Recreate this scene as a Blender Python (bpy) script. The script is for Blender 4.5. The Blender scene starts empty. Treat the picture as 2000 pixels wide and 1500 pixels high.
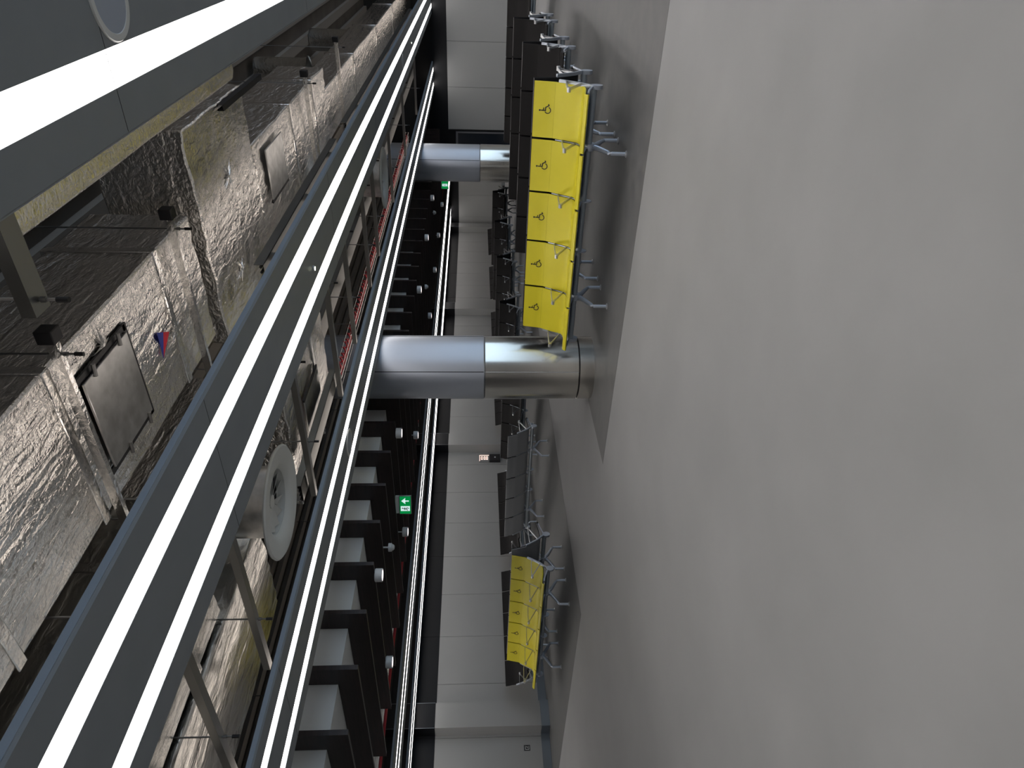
import bpy, bmesh, math, random
from mathutils import Vector, Matrix
random.seed(7)
S = bpy.context.scene
COL = S.collection
PI = math.pi

# ------------------------------------------------------------------ camera
F_PX, TH, PIT, ROLL, CAM_H = 1342.0, 0.6136, 0.0553, 0.0008, 1.5
fw = Vector((-math.sin(TH)*math.cos(PIT), math.cos(TH)*math.cos(PIT), -math.sin(PIT)))
rt0 = Vector((math.cos(TH), math.sin(TH), 0))
up0 = rt0.cross(fw)
rt = rt0*math.cos(ROLL) + up0*math.sin(ROLL)
up = up0*math.cos(ROLL) - rt0*math.sin(ROLL)
cd = bpy.data.cameras.new('camera')
cam = bpy.data.objects.new('camera', cd)
COL.objects.link(cam)
cd.sensor_fit = 'HORIZONTAL'
cd.sensor_width = 36.0
cd.lens = 36.0*F_PX/2000.0
cd.clip_start = 0.05
cd.clip_end = 200
# phone held sideways: world up points to the left of the frame
M = Matrix((-up, rt, -fw)).transposed().to_4x4()
M.translation = Vector((0, 0, CAM_H))
cam.matrix_world = M
S.camera = cam

# ------------------------------------------------------------------ world, daylight, exposure
w = bpy.data.worlds.new('world')
S.world = w
w.use_nodes = True
bgn = w.node_tree.nodes['Background']
bgn.inputs[0].default_value = (0.60, 0.79, 1.0, 1)
bgn.inputs[1].default_value = 2.6
S.view_settings.view_transform = 'Standard'
S.view_settings.look = 'None'
S.view_settings.gamma = 1.0
S.view_settings.use_curve_mapping = False
S.view_settings.exposure = 0.0
S.cycles.max_bounces = 8
S.cycles.diffuse_bounces = 4
S.cycles.glossy_bounces = 4
S.cycles.sample_clamp_indirect = 6.0
S.cycles.use_denoising = True
LED_POWER = 8.0
pl = bpy.data.lights.new('window_daylight_portal', 'AREA')
pl.shape = 'RECTANGLE'; pl.size = 30; pl.size_y = 2.4
pl.cycles.is_portal = True
po = bpy.data.objects.new('window_daylight_portal', pl)
COL.objects.link(po)
po.location = (7.95, 6, 1.35); po.rotation_euler = (PI/2, 0, PI/2)

# ------------------------------------------------------------------ materials
def mat(name, col, rough=0.5, metal=0.0, emis=None, estr=0.0, spec=0.5):
    m = bpy.data.materials.new(name); m.use_nodes = True
    b = m.node_tree.nodes['Principled BSDF']
    b.inputs['Base Color'].default_value = (*col, 1)
    b.inputs['Roughness'].default_value = rough
    b.inputs['Metallic'].default_value = metal
    b.inputs['Specular IOR Level'].default_value = spec
    if emis:
        b.inputs['Emission Color'].default_value = (*emis, 1)
        b.inputs['Emission Strength'].default_value = estr
    return m

def noise_col(m, c1, c2, scale, rough_rng=None, stretch=(1, 1, 1), detail=4, lo=0.35, hi=0.65):
    nt = m.node_tree; N = nt.nodes; L = nt.links; b = N['Principled BSDF']
    tc = N.new('ShaderNodeTexCoord'); mp = N.new('ShaderNodeMapping')
    mp.inputs['Scale'].default_value = stretch
    nz = N.new('ShaderNodeTexNoise'); nz.inputs['Scale'].default_value = scale; nz.inputs['Detail'].default_value = detail
    cr = N.new('ShaderNodeValToRGB')
    cr.color_ramp.elements[0].position = lo; cr.color_ramp.elements[1].position = hi
    cr.color_ramp.elements[0].color = (*c1, 1); cr.color_ramp.elements[1].color = (*c2, 1)
    L.new(tc.outputs['Object'], mp.inputs['Vector']); L.new(mp.outputs[0], nz.inputs['Vector'])
    L.new(nz.outputs[0], cr.inputs[0]); L.new(cr.outputs[0], b.inputs['Base Color'])
    if rough_rng:
        mr = N.new('ShaderNodeMapRange'); mr.inputs[3].default_value = rough_rng[0]; mr.inputs[4].default_value = rough_rng[1]
        L.new(nz.outputs[0], mr.inputs[0]); L.new(mr.outputs[0], b.inputs['Roughness'])
    return nz, mp

def bump(m, scale, strength, dist=0.01, stretch=(1, 1, 1), kind='noise', extra=None):
    nt = m.node_tree; N = nt.nodes; L = nt.links; b = N['Principled BSDF']
    tc = N.new('ShaderNodeTexCoord'); mp = N.new('ShaderNodeMapping'); mp.inputs['Scale'].default_value = stretch
    L.new(tc.outputs['Object'], mp.inputs['Vector'])
    if kind == 'noise':
        t = N.new('ShaderNodeTexNoise'); t.inputs['Scale'].default_value = scale; t.inputs['Detail'].default_value = 5
        t.inputs['Distortion'].default_value = 0.6
        h = t.outputs[0]
    else:
        t = N.new('ShaderNodeTexVoronoi'); t.inputs['Scale'].default_value = scale
        t.feature = 'DISTANCE_TO_EDGE'; h = t.outputs['Distance']
    L.new(mp.outputs[0], t.inputs['Vector'])
    bp = N.new('ShaderNodeBump'); bp.inputs['Strength'].default_value = strength; bp.inputs['Distance'].default_value = dist
    L.new(h, bp.inputs['Height'])
    prev = b.inputs['Normal'].links[0].from_socket if b.inputs['Normal'].links else None
    if prev: L.new(prev, bp.inputs['Normal'])
    L.new(bp.outputs[0], b.inputs['Normal'])

MT = {}
MT['floor_light'] = mat('floor_light', (.23, .23, .23), .5, spec=.3)
noise_col(MT['floor_light'], (.235, .2365, .235), (.268, .2695, .267), 1.3, (.45, .60), detail=8)
MT['floor_dark'] = mat('floor_dark', (.12, .12, .12), .5, spec=.28)
noise_col(MT['floor_dark'], (.092, .0925, .093), (.128, .127, .124), 5.0, (.40, .58), detail=8)
MT['wall_panel'] = mat('wall_panel', (.34, .345, .345), .45)
noise_col(MT['wall_panel'], (.27, .273, .268), (.283, .285, .28), .8)
MT['wall_panel_side'] = MT['wall_panel']
MT['black_band'] = mat('black_band', (.005, .0055, .007), .45, spec=.25)
MT['joint'] = mat('joint', (.02, .02, .02), .8)
MT['kick'] = mat('kick', (.22, .235, .25), .35, .9)
MT['beam'] = mat('beam', (.235, .25, .265), .48)
noise_col(MT['beam'], (.20, .222, .238), (.212, .233, .25), 6)
MT['beam_edge'] = mat('beam_edge', (.27, .31, .36), .4)
MT['led'] = mat('led', (.9, .88, .86), .5, emis=(1.0, .945, .92), estr=LED_POWER)
MT['uplight'] = mat('uplight', (.9, .85, .8), .5, emis=(1.0, .89, .80), estr=3.2)
MT['lamp'] = mat('lamp', (.9, .8, .78), .5, emis=(1.0, .86, .82), estr=4)
MT['white'] = mat('white', (.62, .64, .65), .45)
MT['diffuser_white'] = mat('diffuser_white', (.60, .62, .60), .5)
MT['baffle'] = mat('baffle', (.014, .011, .011), .42)
noise_col(MT['baffle'], (.016, .011, .010), (.030, .019, .018), 3, stretch=(1, 1, 14))
MT['baffle_edge'] = mat('baffle_edge', (.035, .032, .03), .4)
MT['raft'] = mat('raft', (.72, .74, .73), .7)
MT['raft_dark'] = mat('raft_dark', (.02, .02, .02), .7)
MT['slab'] = mat('slab', (.10, .09, .08), .85)
noise_col(MT['slab'], (.10, .092, .082), (.13, .12, .108), 2)
MT['slab_rib'] = mat('slab_rib', (.26, .24, .215), .8)
MT['foil'] = mat('foil', (.93, .91, .88), .19, 1.0)
bump(MT['foil'], 4, .35, .03, (1, 1, 1))
bump(MT['foil'], 22, 1.0, .014, (1.0, .3, 1))
bump(MT['foil'], 60, .8, .006, (.6, 1, 1))
bump(MT['foil'], 9, .25, .01, (1, 1, 1), 'vor')
MT['foil_smooth'] = mat('foil_smooth', (.62, .61, .58), .25, 1.0)
bump(MT['foil_smooth'], 3, .25, .03)
bump(MT['foil_smooth'], 20, .7, .010, (1, .3, 1))
MT['tape'] = mat('tape', (.85, .84, .82), .14, 1.0)
bump(MT['tape'], 40, .5, .006)
MT['wool'] = mat('wool', (.30, .28, .05), .8)
noise_col(MT['wool'], (.20, .18, .05), (.45, .42, .06), 30, stretch=(1, .2, 1))
MT['galv'] = mat('galv', (.60, .60, .59), .33, 1.0)
noise_col(MT['galv'], (.5, .5, .49), (.68, .68, .67), 12)
MT['strut'] = mat('strut', (.27, .27, .26), .35, .9)
MT['dark_plastic'] = mat('dark_plastic', (.012, .012, .014), .5)
MT['red_cable'] = mat('red_cable', (.45, .03, .04), .45)
MT['rod'] = mat('rod', (.25, .25, .25), .4, .9)
MT['yellow'] = mat('yellow', (.64, .56, .02), .42)
noise_col(MT['yellow'], (.63, .555, .018), (.66, .58, .022), 4)
MT['black_seat'] = mat('black_seat', (.006, .005, .005), .55, spec=.2)
MT['dark_shell'] = mat('dark_shell', (.012, .012, .013), .5, spec=.25)
MT['grey_shell'] = mat('grey_shell', (.27, .278, .287), .5, spec=.4)
MT['alu'] = mat('alu', (.46, .50, .56), .38, .6)
MT['arm'] = mat('arm', (.50, .51, .52), .35, .75)
MT['beam_tube'] = mat('beam_tube', (.34, .38, .41), .38, .4)
MT['col_upper'] = mat('col_upper', (.36, .39, .44), .36, .6)
MT['steel'] = mat('steel', (.66, .635, .58), .20, 1.0)
MT['steel'].node_tree.nodes['Principled BSDF'].inputs['Anisotropic'].default_value = 0.0
MT['dark_gap'] = mat('dark_gap', (.01, .01, .012), .6)
MT['green'] = mat('green', (.0, .25, .05), .4, emis=(.0, .42, .09), estr=.45)
MT['sign_white'] = mat('sign_white', (.8, .9, .9), .4, emis=(.75, .95, .95), estr=.8)
MT['glass_dark'] = mat('glass_dark', (.012, .016, .022), .08)
MT['symbol'] = mat('symbol', (.01, .01, .008), .5)
MT['flag_blue'] = mat('flag_blue', (.02, .04, .30), .5)
MT['flag_red'] = mat('flag_red', (.55, .01, .03), .5)
MT['sticker'] = mat('sticker', (.6, .68, .05), .5)
MT['mullion'] = mat('mullion', (.12, .12, .13), .5)
MT['screen_glow'] = mat('screen_glow', (.9, .6, .5), .5, emis=(1.0, .72, .62), estr=1.6)
MT['glass'] = mat('glass', (1, 1, 1), 0.0)
gb = MT['glass'].node_tree.nodes['Principled BSDF']
gb.inputs['Transmission Weight'].default_value = 1.0
gb.inputs['IOR'].default_value = 1.02

# ------------------------------------------------------------------ mesh helpers
def nb(): return bmesh.new()

def add_box(bm, x0, x1, y0, y1, z0, z1, mi=0):
    vs = [bm.verts.new(p) for p in ((x0, y0, z0), (x1, y0, z0), (x1, y1, z0), (x0, y1, z0), (x0, y0, z1), (x1, y0, z1), (x1, y1, z1), (x0, y1, z1))]
    for f in ((0, 3, 2, 1), (4, 5, 6, 7), (0, 1, 5, 4), (1, 2, 6, 5), (2, 3, 7, 6), (3, 0, 4, 7)):
        fc = bm.faces.new([vs[i] for i in f]); fc.material_index = mi
    return vs

def add_prism(bm, pts, axis, a0, a1, mi=0):
    """closed 2-D outline extruded along an axis: pts are (u,v) in the plane of the two other axes (in xyz order)"""
    def P(u, v, a):
        return {'x': (a, u, v), 'y': (u, a, v), 'z': (u, v, a)}[axis]
    A = [bm.verts.new(P(u, v, a0)) for u, v in pts]
    B = [bm.verts.new(P(u, v, a1)) for u, v in pts]
    n = len(pts)
    fs = []
    for i in range(n):
        fs.append(bm.faces.new((A[i], A[(i+1) % n], B[(i+1) % n], B[i])))
    fs.append(bm.faces.new(A[::-1])); fs.append(bm.faces.new(B))
    for f in fs: f.material_index = mi
    return fs

def add_tube(bm, pts, r, n=10, mi=0, cap=True):
    pts = [Vector(p) for p in pts]
    rr = r if isinstance(r, (list, tuple)) else [r]*len(pts)
    rings = []
    for i, p in enumerate(pts):
        if i == 0: d = pts[1]-p
        elif i == len(pts)-1: d = p-pts[i-1]
        else: d = (pts[i+1]-p).normalized() + (p-pts[i-1]).normalized()
        d.normalize()
        a = Vector((0, 0, 1)) if abs(d.z) < .9 else Vector((1, 0, 0))
        u = d.cross(a).normalized(); v = d.cross(u)
        rings.append([bm.verts.new(p + (u*math.cos(2*PI*k/n) + v*math.sin(2*PI*k/n))*rr[i]) for k in range(n)])
    for i in range(len(rings)-1):
        for k in range(n):
            f = bm.faces.new((rings[i][k], rings[i][(k+1) % n], rings[i+1][(k+1) % n], rings[i+1][k])); f.material_index = mi; f.smooth = True
    if cap:
        for rg in (rings[0][::-1], rings[-1]):
            f = bm.faces.new(rg); f.material_index = mi

def add_bar(bm, pts, wx, t, mi=0):
    """flat bar along a path in the YZ plane, wx wide in x, t thick"""
    pts = [Vector(p) for p in pts]
    L = []; R = []
    for i, p in enumerate(pts):
        if i == 0: d = pts[1]-p
        elif i == len(pts)-1: d = p-pts[i-1]
        else: d = (pts[i+1]-p).normalized() + (p-pts[i-1]).normalized()
        d.normalize()
        nrm = Vector((-d.y, d.x))
        L.append(p + nrm*t/2); R.append(p - nrm*t/2)
    out = [(q.x, q.y) for q in L] + [(q.x, q.y) for q in R[::-1]]
    add_prism(bm, out, 'x', -wx/2, wx/2, mi)

def add_lathe(bm, prof, n=32, c=(0, 0), mi=0, smooth=True):
    """prof: list of (r,z) turned round a vertical axis at c"""
    rings = []
    for r, z in prof:
        if r < 1e-6: rings.append([bm.verts.new((c[0], c[1], z))])
        else: rings.append([bm.verts.new((c[0]+r*math.cos(2*PI*k/n), c[1]+r*math.sin(2*PI*k/n), z)) for k in range(n)])
    for i in range(len(rings)-1):
        A, B = rings[i], rings[i+1]
        for k in range(n):
            k2 = (k+1) % n
            if len(A) == 1 and len(B) == 1: continue
            if len(A) == 1: f = bm.faces.new((A[0], B[k], B[k2]))
            elif len(B) == 1: f = bm.faces.new((A[k], B[0], A[k2]))
            else: f = bm.faces.new((A[k], B[k], B[k2], A[k2]))
            f.material_index = mi; f.smooth = smooth

def mesh(bm, name, *mats, bevel=0):
    bmesh.ops.recalc_face_normals(bm, faces=bm.faces)
    me = bpy.data.meshes.new(name)
    bm.to_mesh(me); bm.free()
    for m in mats: me.materials.append(MT[m])
    me.set_sharp_from_angle(angle=math.radians(32))
    return me

def obj(name, me, parent=None, bevel=0, seg=2):
    o = bpy.data.objects.new(name, me)
    COL.objects.link(o)
    if parent: o.parent = parent
    if bevel:
        md = o.modifiers.new('bevel', 'BEVEL'); md.width = bevel; md.segments = seg; md.limit_method = 'ANGLE'; md.angle_limit = .7
        md.harden_normals = False
    return o

def tag(o, label, cat, group=None, kind=None):
    o['label'] = label; o['category'] = cat
    if group: o['group'] = group
    if kind: o['kind'] = kind
    return o

def thing(name, label, cat, loc=(0, 0, 0), rz=0, group=None):
    o = bpy.data.objects.new(name, None); COL.objects.link(o)
    o.empty_display_size = .1
    o.location = loc; o.rotation_euler = (0, 0, rz)
    return tag(o, label, cat, group)

def struct(name, bm, *mats, parent=None, bevel=0):
    o = obj(name, mesh(bm, name, *mats), parent, bevel)
    if not parent: o['kind'] = 'structure'
    return o

def boxo(name, m, x0, x1, y0, y1, z0, z1, parent=None, bevel=0):
    bm = nb(); add_box(bm, x0, x1, y0, y1, z0, z1)
    return obj(name, mesh(bm, name, m), parent, bevel)

# ------------------------------------------------------------------ room dimensions
ZC = 2.65            # underside of the light beams
WX = -13.5           # long left wall
YR = 20.97           # right wall
YE = 33.0            # far end wall
XE = 8.0             # window side
YB = -2.2            # unseen end behind the camera, pulled in to dim the near floor
ZP = 2.256           # top of the wall panels
ZS = 4.45            # slab

# floor: light field, with darker rectangles under the seating
bm = nb(); add_box(bm, WX-.3, XE, YB, YE+.3, -.2, 0)
struct('floor', bm, 'floor_light')
bm = nb()
add_box(bm, -5.33, XE-.6, 5.95, 15.55, 0.0, .0015)
add_box(bm, WX+.02, -8.14, 5.95, 27.5, 0.0, .0015)
o = obj('floor_inlay', mesh(bm, 'floor_inlay', 'floor_dark')); o['kind'] = 'structure'
o.name = 'trim_1'

# slab overhead with ribs
bm = nb(); add_box(bm, WX-.3, XE, YB, YE+.3, ZS, ZS+.2)
x = WX
while x < XE:
    add_box(bm, x, x+.16, YB, YE, ZS-.07, ZS, 1)
    x += .42
struct('ceiling', bm, 'slab', 'slab_rib')

# left wall : panels with real open joints between them, dark band above, kickplate
def panel_run(bm, axis, fixed, thick, joints, z0, z1, gap=.008, mi=0):
    for a, b in zip(joints[:-1], joints[1:]):
        if axis == 'y': add_box(bm, fixed-thick, fixed, a+gap/2, b-gap/2, z0, z1, mi)
        else: add_box(bm, a+gap/2, b-gap/2, fixed, fixed+thick, z0, z1, mi)
PILS = [(7.12, 7.63), (15.62, 16.15), (23.88, 24.41), (32.17, 32.67)]
base = 8.21 - 1.143*16
js = [base + 1.143*k for k in range(40)]
js = sorted([j for j in js if YB < j < YE] + [YB, YE])
bm = nb()
add_box(bm, WX-.30, WX-.02, YB, YE+.3, 0, ZS, 1)
panel_run(bm, 'y', WX, .018, js, .17, ZP)
panel_run(bm, 'y', WX+.004, .02, [YB]+[j for j in js[1:-1:2]]+[YE], ZP+.004, 3.2, .006, 2)
struct('wall_left', bm, 'wall_panel', 'joint', 'black_band')
bm = nb(); add_box(bm, WX, WX+.012, YB, YE, 0, .17)
struct('baseboard_left', bm, 'kick')
for i, (a, b) in enumerate([(-1.4, -.9)] + PILS):
    bm = nb()
    add_box(bm, WX+.001, WX+.295, a+.005, b-.005, 0, 3.2, 1)
    add_box(bm, WX+.001, WX+.30, a, b, .17, ZP, 0)
    add_box(bm, WX+.001, WX+.302, a-.002, b+.002, ZP+.006, 3.2, 2)
    add_box(bm, WX+.001, WX+.31, a-.012, b+.012, .002, .168, 3)
    add_box(bm, WX+.301, WX+.306, a-.004, a+.004, ZP+.01, 3.2, 4)
    add_box(bm, WX+.301, WX+.306, b-.004, b+.004, ZP+.01, 3.2, 4)
    o = struct('trim_%d' % (i+2), bm, 'wall_panel', 'joint', 'black_band', 'kick', 'kick')

# end wall and the block that closes the right side of the hall
bm = nb()
add_box(bm, WX-.3, -6.6, YE+.02, YE+.3, 0, ZS, 1)
panel_run(bm, 'x', YE, .018, [WX, -13.0, -11.9, -10.8, -9.7, -8.6, -7.5, -6.6], .17, ZP)
add_box(bm, WX, -6.6, YE-.004, YE+.018, ZP+.004, 3.2, 2)
struct('wall_end', bm, 'wall_panel', 'joint', 'black_band')
bm = nb(); add_box(bm, WX+.02, -6.65, YE-.012, YE, 0, .17)
struct('baseboard_end', bm, 'kick')
bm = nb()
add_box(bm, -6.9, XE, YR+.02, YR+.3, 0, ZS, 1)
jx = [-5.57, -4.40, -3.21, -2.03, -.85, .33, 1.5, 2.7, 3.9, 5.1, 6.3, XE]
panel_run(bm, 'x', YR, .018, jx, .17, ZP)
add_box(bm, -6.9, -5.60, YR+.006, YR+.018, 0, 3.2, 2)
add_box(bm, -5.60, XE, YR-.004, YR+.018, ZP+.004, 3.2, 2)
struct('wall_right', bm, 'wall_panel', 'joint', 'black_band')
bm = nb(); add_box(bm, -5.57, XE, YR-.012, YR, 0, .17)
struct('baseboard_right', bm, 'kick')
bm = nb(); add_box(bm, -6.9, -6.6, YR+.3, YE+.3, 0, ZS)
struct('wall_niche', bm, 'black_band')
# dark glazed door beside the right wall panels
dr = thing('door_1', 'dark glazed door in the black recess between the right wall panels and the steel column', 'door', (-6.05, YR-.01, 0))
dr['kind'] = 'structure'
bm = nb()
add_box(bm, -.42, .42, -.02, .012, 1.98, 2.04); add_box(bm, -.42, -.38, -.02, .012, 0, 1.98); add_box(bm, .38, .42, -.02, .012, 0, 1.98)
obj('door_frame', mesh(bm, 'door_frame', 'mullion'), dr)
boxo('door_pane', 'glass_dark', -.38, .38, -.01, .008, .02, 1.98, dr)
boxo('door_handle', 'alu', -.33, -.30, -.05, -.02, .9, 1.2, dr)

# unseen dark wall added close behind the camera to cut light nearby
bm = nb(); add_box(bm, WX-.3, XE, YB-.25, YB, 0, ZS)
struct('wall_light_stop', bm, 'mullion')
# window side
bm = nb()
add_box(bm, XE, XE+.25, YB, YE, 0, .12); add_box(bm, XE, XE+.25, YB, YE+.3, 2.7, ZS)
add_box(bm, XE, XE+.25, 19.6, YR+.3, .12, 2.7)
struct('wall_window_side', bm, 'wall_panel')
y = YB; wi = 1
while y < 19.5:
    y1 = min(y+2.6, 19.6)
    win = thing('window_%d' % wi, 'tall clear window bay on the daylight side of the hall', 'window', (XE+.1, y, 0), 0, 'window bays behind the viewpoint')
    win['kind'] = 'structure'
    bm = nb()
    add_box(bm, -.05, .05, 0, .07, .12, 2.7); add_box(bm, -.05, .05, .07, y1-y, .12, .19); add_box(bm, -.05, .05, .07, y1-y, 2.63, 2.7)
    obj('window_frame', mesh(bm, 'window_frame', 'mullion'), win)
    y = y1; wi += 1

# ------------------------------------------------------------------ round columns
def column(x, y, R, label, sticker=False):
    c = thing('round_column', label, 'column', (x, y, 0), 0)
    bm = nb(); add_lathe(bm, [(R-.012, 1.368), (R-.004, 1.374), (R, 1.38), (R, ZS-.08)], 96)
    obj('painted_cladding', mesh(bm, 'painted_cladding', 'col_upper'), c)
    bm = nb(); add_lathe(bm, [(R-.02, 1.34), (R-.02, 1.40)], 64)
    obj('shadow_gap', mesh(bm, 'shadow_gap', 'dark_gap'), c)
    bm = nb(); add_lathe(bm, [(R-.008, .194), (R, .2), (R, 1.36), (R-.01, 1.364)], 128)
    obj('steel_cladding', mesh(bm, 'steel_cladding', 'steel'), c)
    bm = nb(); add_lathe(bm, [(R-.014, .178), (R-.014, .2)], 64)
    obj('shadow_gap', mesh(bm, 'shadow_gap', 'dark_gap'), c)
    bm = nb(); add_lathe(bm, [(R, .0), (R, .18), (R-.01, .184)], 128)
    obj('plinth', mesh(bm, 'plinth', 'steel'), c)
    # joint strips between the cladding sheets
    for ang in (-1.13, -2.55, .3, 1.9):
        bm = nb()
        ca, sa = math.cos(ang), math.sin(ang); tx, ty = -sa, ca
        def q(r, t): return (ca*r+tx*t, sa*r+ty*t)
        add_prism(bm, [q(R-.004, -.006), q(R+.0035, -.006), q(R+.0035, .006), q(R-.004, .006)], 'z', .2, 1.36)
        obj('joint_strip', mesh(bm, 'joint_strip', 'arm'), c)
        bm = nb()
        add_prism(bm, [q(R-.004, -.005), q(R+.0015, -.005), q(R+.0015, .005), q(R-.004, .005)], 'z', 1.38, ZS-.1)
        obj('joint_line', mesh(bm, 'joint_line', 'dark_gap'), c)
    if sticker:
        bm = nb()
        ang = -2.66
        ca, sa = math.cos(ang), math.sin(ang); tx, ty = -sa, ca
        for i, (t, z) in enumerate([(-.014, 1.40), (.002, 1.40), (-.014, 1.416), (.002, 1.418), (-.006, 1.408)]):
            P = [(ca*(R+.002)+tx*tt, sa*(R+.002)+ty*tt) for tt in (t, t+.011)]
            vs = [bm.verts.new((P[0][0], P[0][1], z)), bm.verts.new((P[1][0], P[1][1], z)), bm.verts.new((P[1][0], P[1][1], z+.011)), bm.verts.new((P[0][0], P[0][1], z+.011))]
            bm.faces.new(vs)
        obj('sticker', mesh(bm, 'sticker', 'sticker'), c)
    return c
column(-4.93, 7.375, .405, 'round column with blue-grey upper cladding and polished steel base beside the near yellow bench', True)
column(-4.967, 15.88, .412, 'far round column with blue-grey upper and steel base behind the rows of black benches')

# ------------------------------------------------------------------ ceiling light beams
def beam(cx, y0, y1, label, half=.395, led=.193, lw=.0575):
    t = thing('ceiling_light_beam', label, 'ceiling light', (cx, 0, ZC), 0, 'long grey ceiling beams with two light strips')
    h = .02
    prof = [(-half, .008), (-half+.008, 0), (-led-lw, 0), (-led-lw, h), (-led+lw, h), (-led+lw, 0), (led-lw, 0), (led-lw, h), (led+lw, h), (led+lw, 0), (half-.008, 0), (half, .008), (half, .034), (-half, .034)]
    bm = nb(); add_prism(bm, prof, 'y', y0, y1)
    obj('housing', mesh(bm, 'housing', 'beam'), t)
    for s in (-1, 1):
        bm = nb(); add_box(bm, s*led-lw+.002, s*led+lw-.002, y0+.01, y1-.01, .003, .010)
        obj('light_strip', mesh(bm, 'light_strip', 'led'), t)
        bm = nb(); add_box(bm, s*(half+.002)-.002, s*(half+.002)+.002, y0, y1, .009, .036)
        obj('edge_trim', mesh(bm, 'edge_trim', 'beam_edge'), t)
    # slim strip on the top of the housing that lights the services above
    boxo('uplight_strip', 'uplight', -.05, .05, y0+.01, y1-.01, .0345, .040, t)
    # butt joints every 3 m
    bm = nb(); k = 2.41
    while k < y1:
        for a, b in ((-half+.01, -led-lw-.002), (-led+lw+.002, led-lw-.002), (led+lw+.002, half-.01)):
            add_box(bm, a, b, k-.0015, k+.0015, -.0006, .001)
        k += 3.0
    obj('joint_line', mesh(bm, 'joint_line', 'dark_gap'), t)
    for s in (-1, 1):
        bm = nb(); k = 2.41
        while k < min(y1, 18):
            add_box(bm, s*led-lw+.002, s*led+lw-.002, k-.002, k+.002, .0012, .0029); k += 3.0
        obj('strip_joint', mesh(bm, 'strip_joint', 'white'), t)
    return t
beam(-.285, YB, YR-.01, 'grey ceiling beam nearest the camera, carrying the widest glowing strip')
beam(-2.165, YB, YR-.01, 'grey ceiling beam with two long strips, second from the camera, left of the foil duct')
beam(-4.13, YB, YR-.01, 'grey ceiling beam with two long strips, third from the camera, next to the black baffles')
beam(1.66, YB, YR-.01, 'grey ceiling beam with two strips directly right of the camera')
beam(3.58, YB, YR-.01, 'grey ceiling beam with two strips, second to the right of the camera')
beam(5.5, YB, YR-.01, 'grey ceiling beam with two strips nearest the windows')
beam(-10.73, YB, YE-.01, 'thin-looking grey ceiling beam with two strips beyond the black baffles', half=.6, lw=.05)
beam(-12.80, YB, YE-.01, 'grey ceiling beam with two strips running closest to the far panelled wall', half=.385, lw=.05)

# round ceiling speakers, spots and small heads set in the beams
def disc(name, cx, cy, r, label, mface='white', ring='diffuser_white', cat='ceiling speaker', drop=.006):
    t = thing(name, label, cat, (cx, cy, ZC))
    bm = nb(); add_lathe(bm, [(r*.82, -drop*.5), (r*.84, -drop), (r, -drop), (r+.004, -.001), (r+.004, .0)], 48)
    obj('trim_ring', mesh(bm, 'trim_ring', ring), t)
    bm = nb(); add_lathe(bm, [(0, -drop*.7), (r*.83, -drop*.7)], 48)
    obj('cover', mesh(bm, 'cover', mface), t)
    return t
MT['speaker'] = mat('speaker', (.33, .37, .43), .6)
MT['speaker_ring'] = mat('speaker_ring', (.58, .59, .57), .5)
disc('ceiling_speaker', -.285, 2.52, .128, 'round grey speaker in the ceiling beam nearest the camera', 'speaker', 'speaker_ring')
disc('ceiling_speaker', -4.13, 4.93, .125, 'round grey speaker in the third ceiling beam above the near column', 'speaker', 'speaker_ring')
disc('ceiling_speaker', -2.18, 12.1, .115, 'round pale speaker far along the second ceiling beam', 'speaker', 'speaker_ring')
for (x, y, lb) in ((-2.20, 4.56, 'tiny bright spot lamp between the strips of the second beam, nearer one'), (-2.18, 13.9, 'tiny bright spot lamp between the strips of the second beam, farther one')):
    t = thing('spot_lamp', lb, 'lamp', (x, y, ZC))
    bm = nb(); add_lathe(bm, [(0, -.012), (.016, -.012), (.022, -.006), (.022, 0)], 24)
    obj('rim', mesh(bm, 'rim', 'arm'), t)
    bm = nb(); add_lathe(bm, [(0, -.0135), (.013, -.0135)], 20)
    MT.setdefault('spot', mat('spot', (1, 1, .8), .5, emis=(.95, 1, .75), estr=30))
    obj('bulb', mesh(bm, 'bulb', 'spot'), t)

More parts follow.
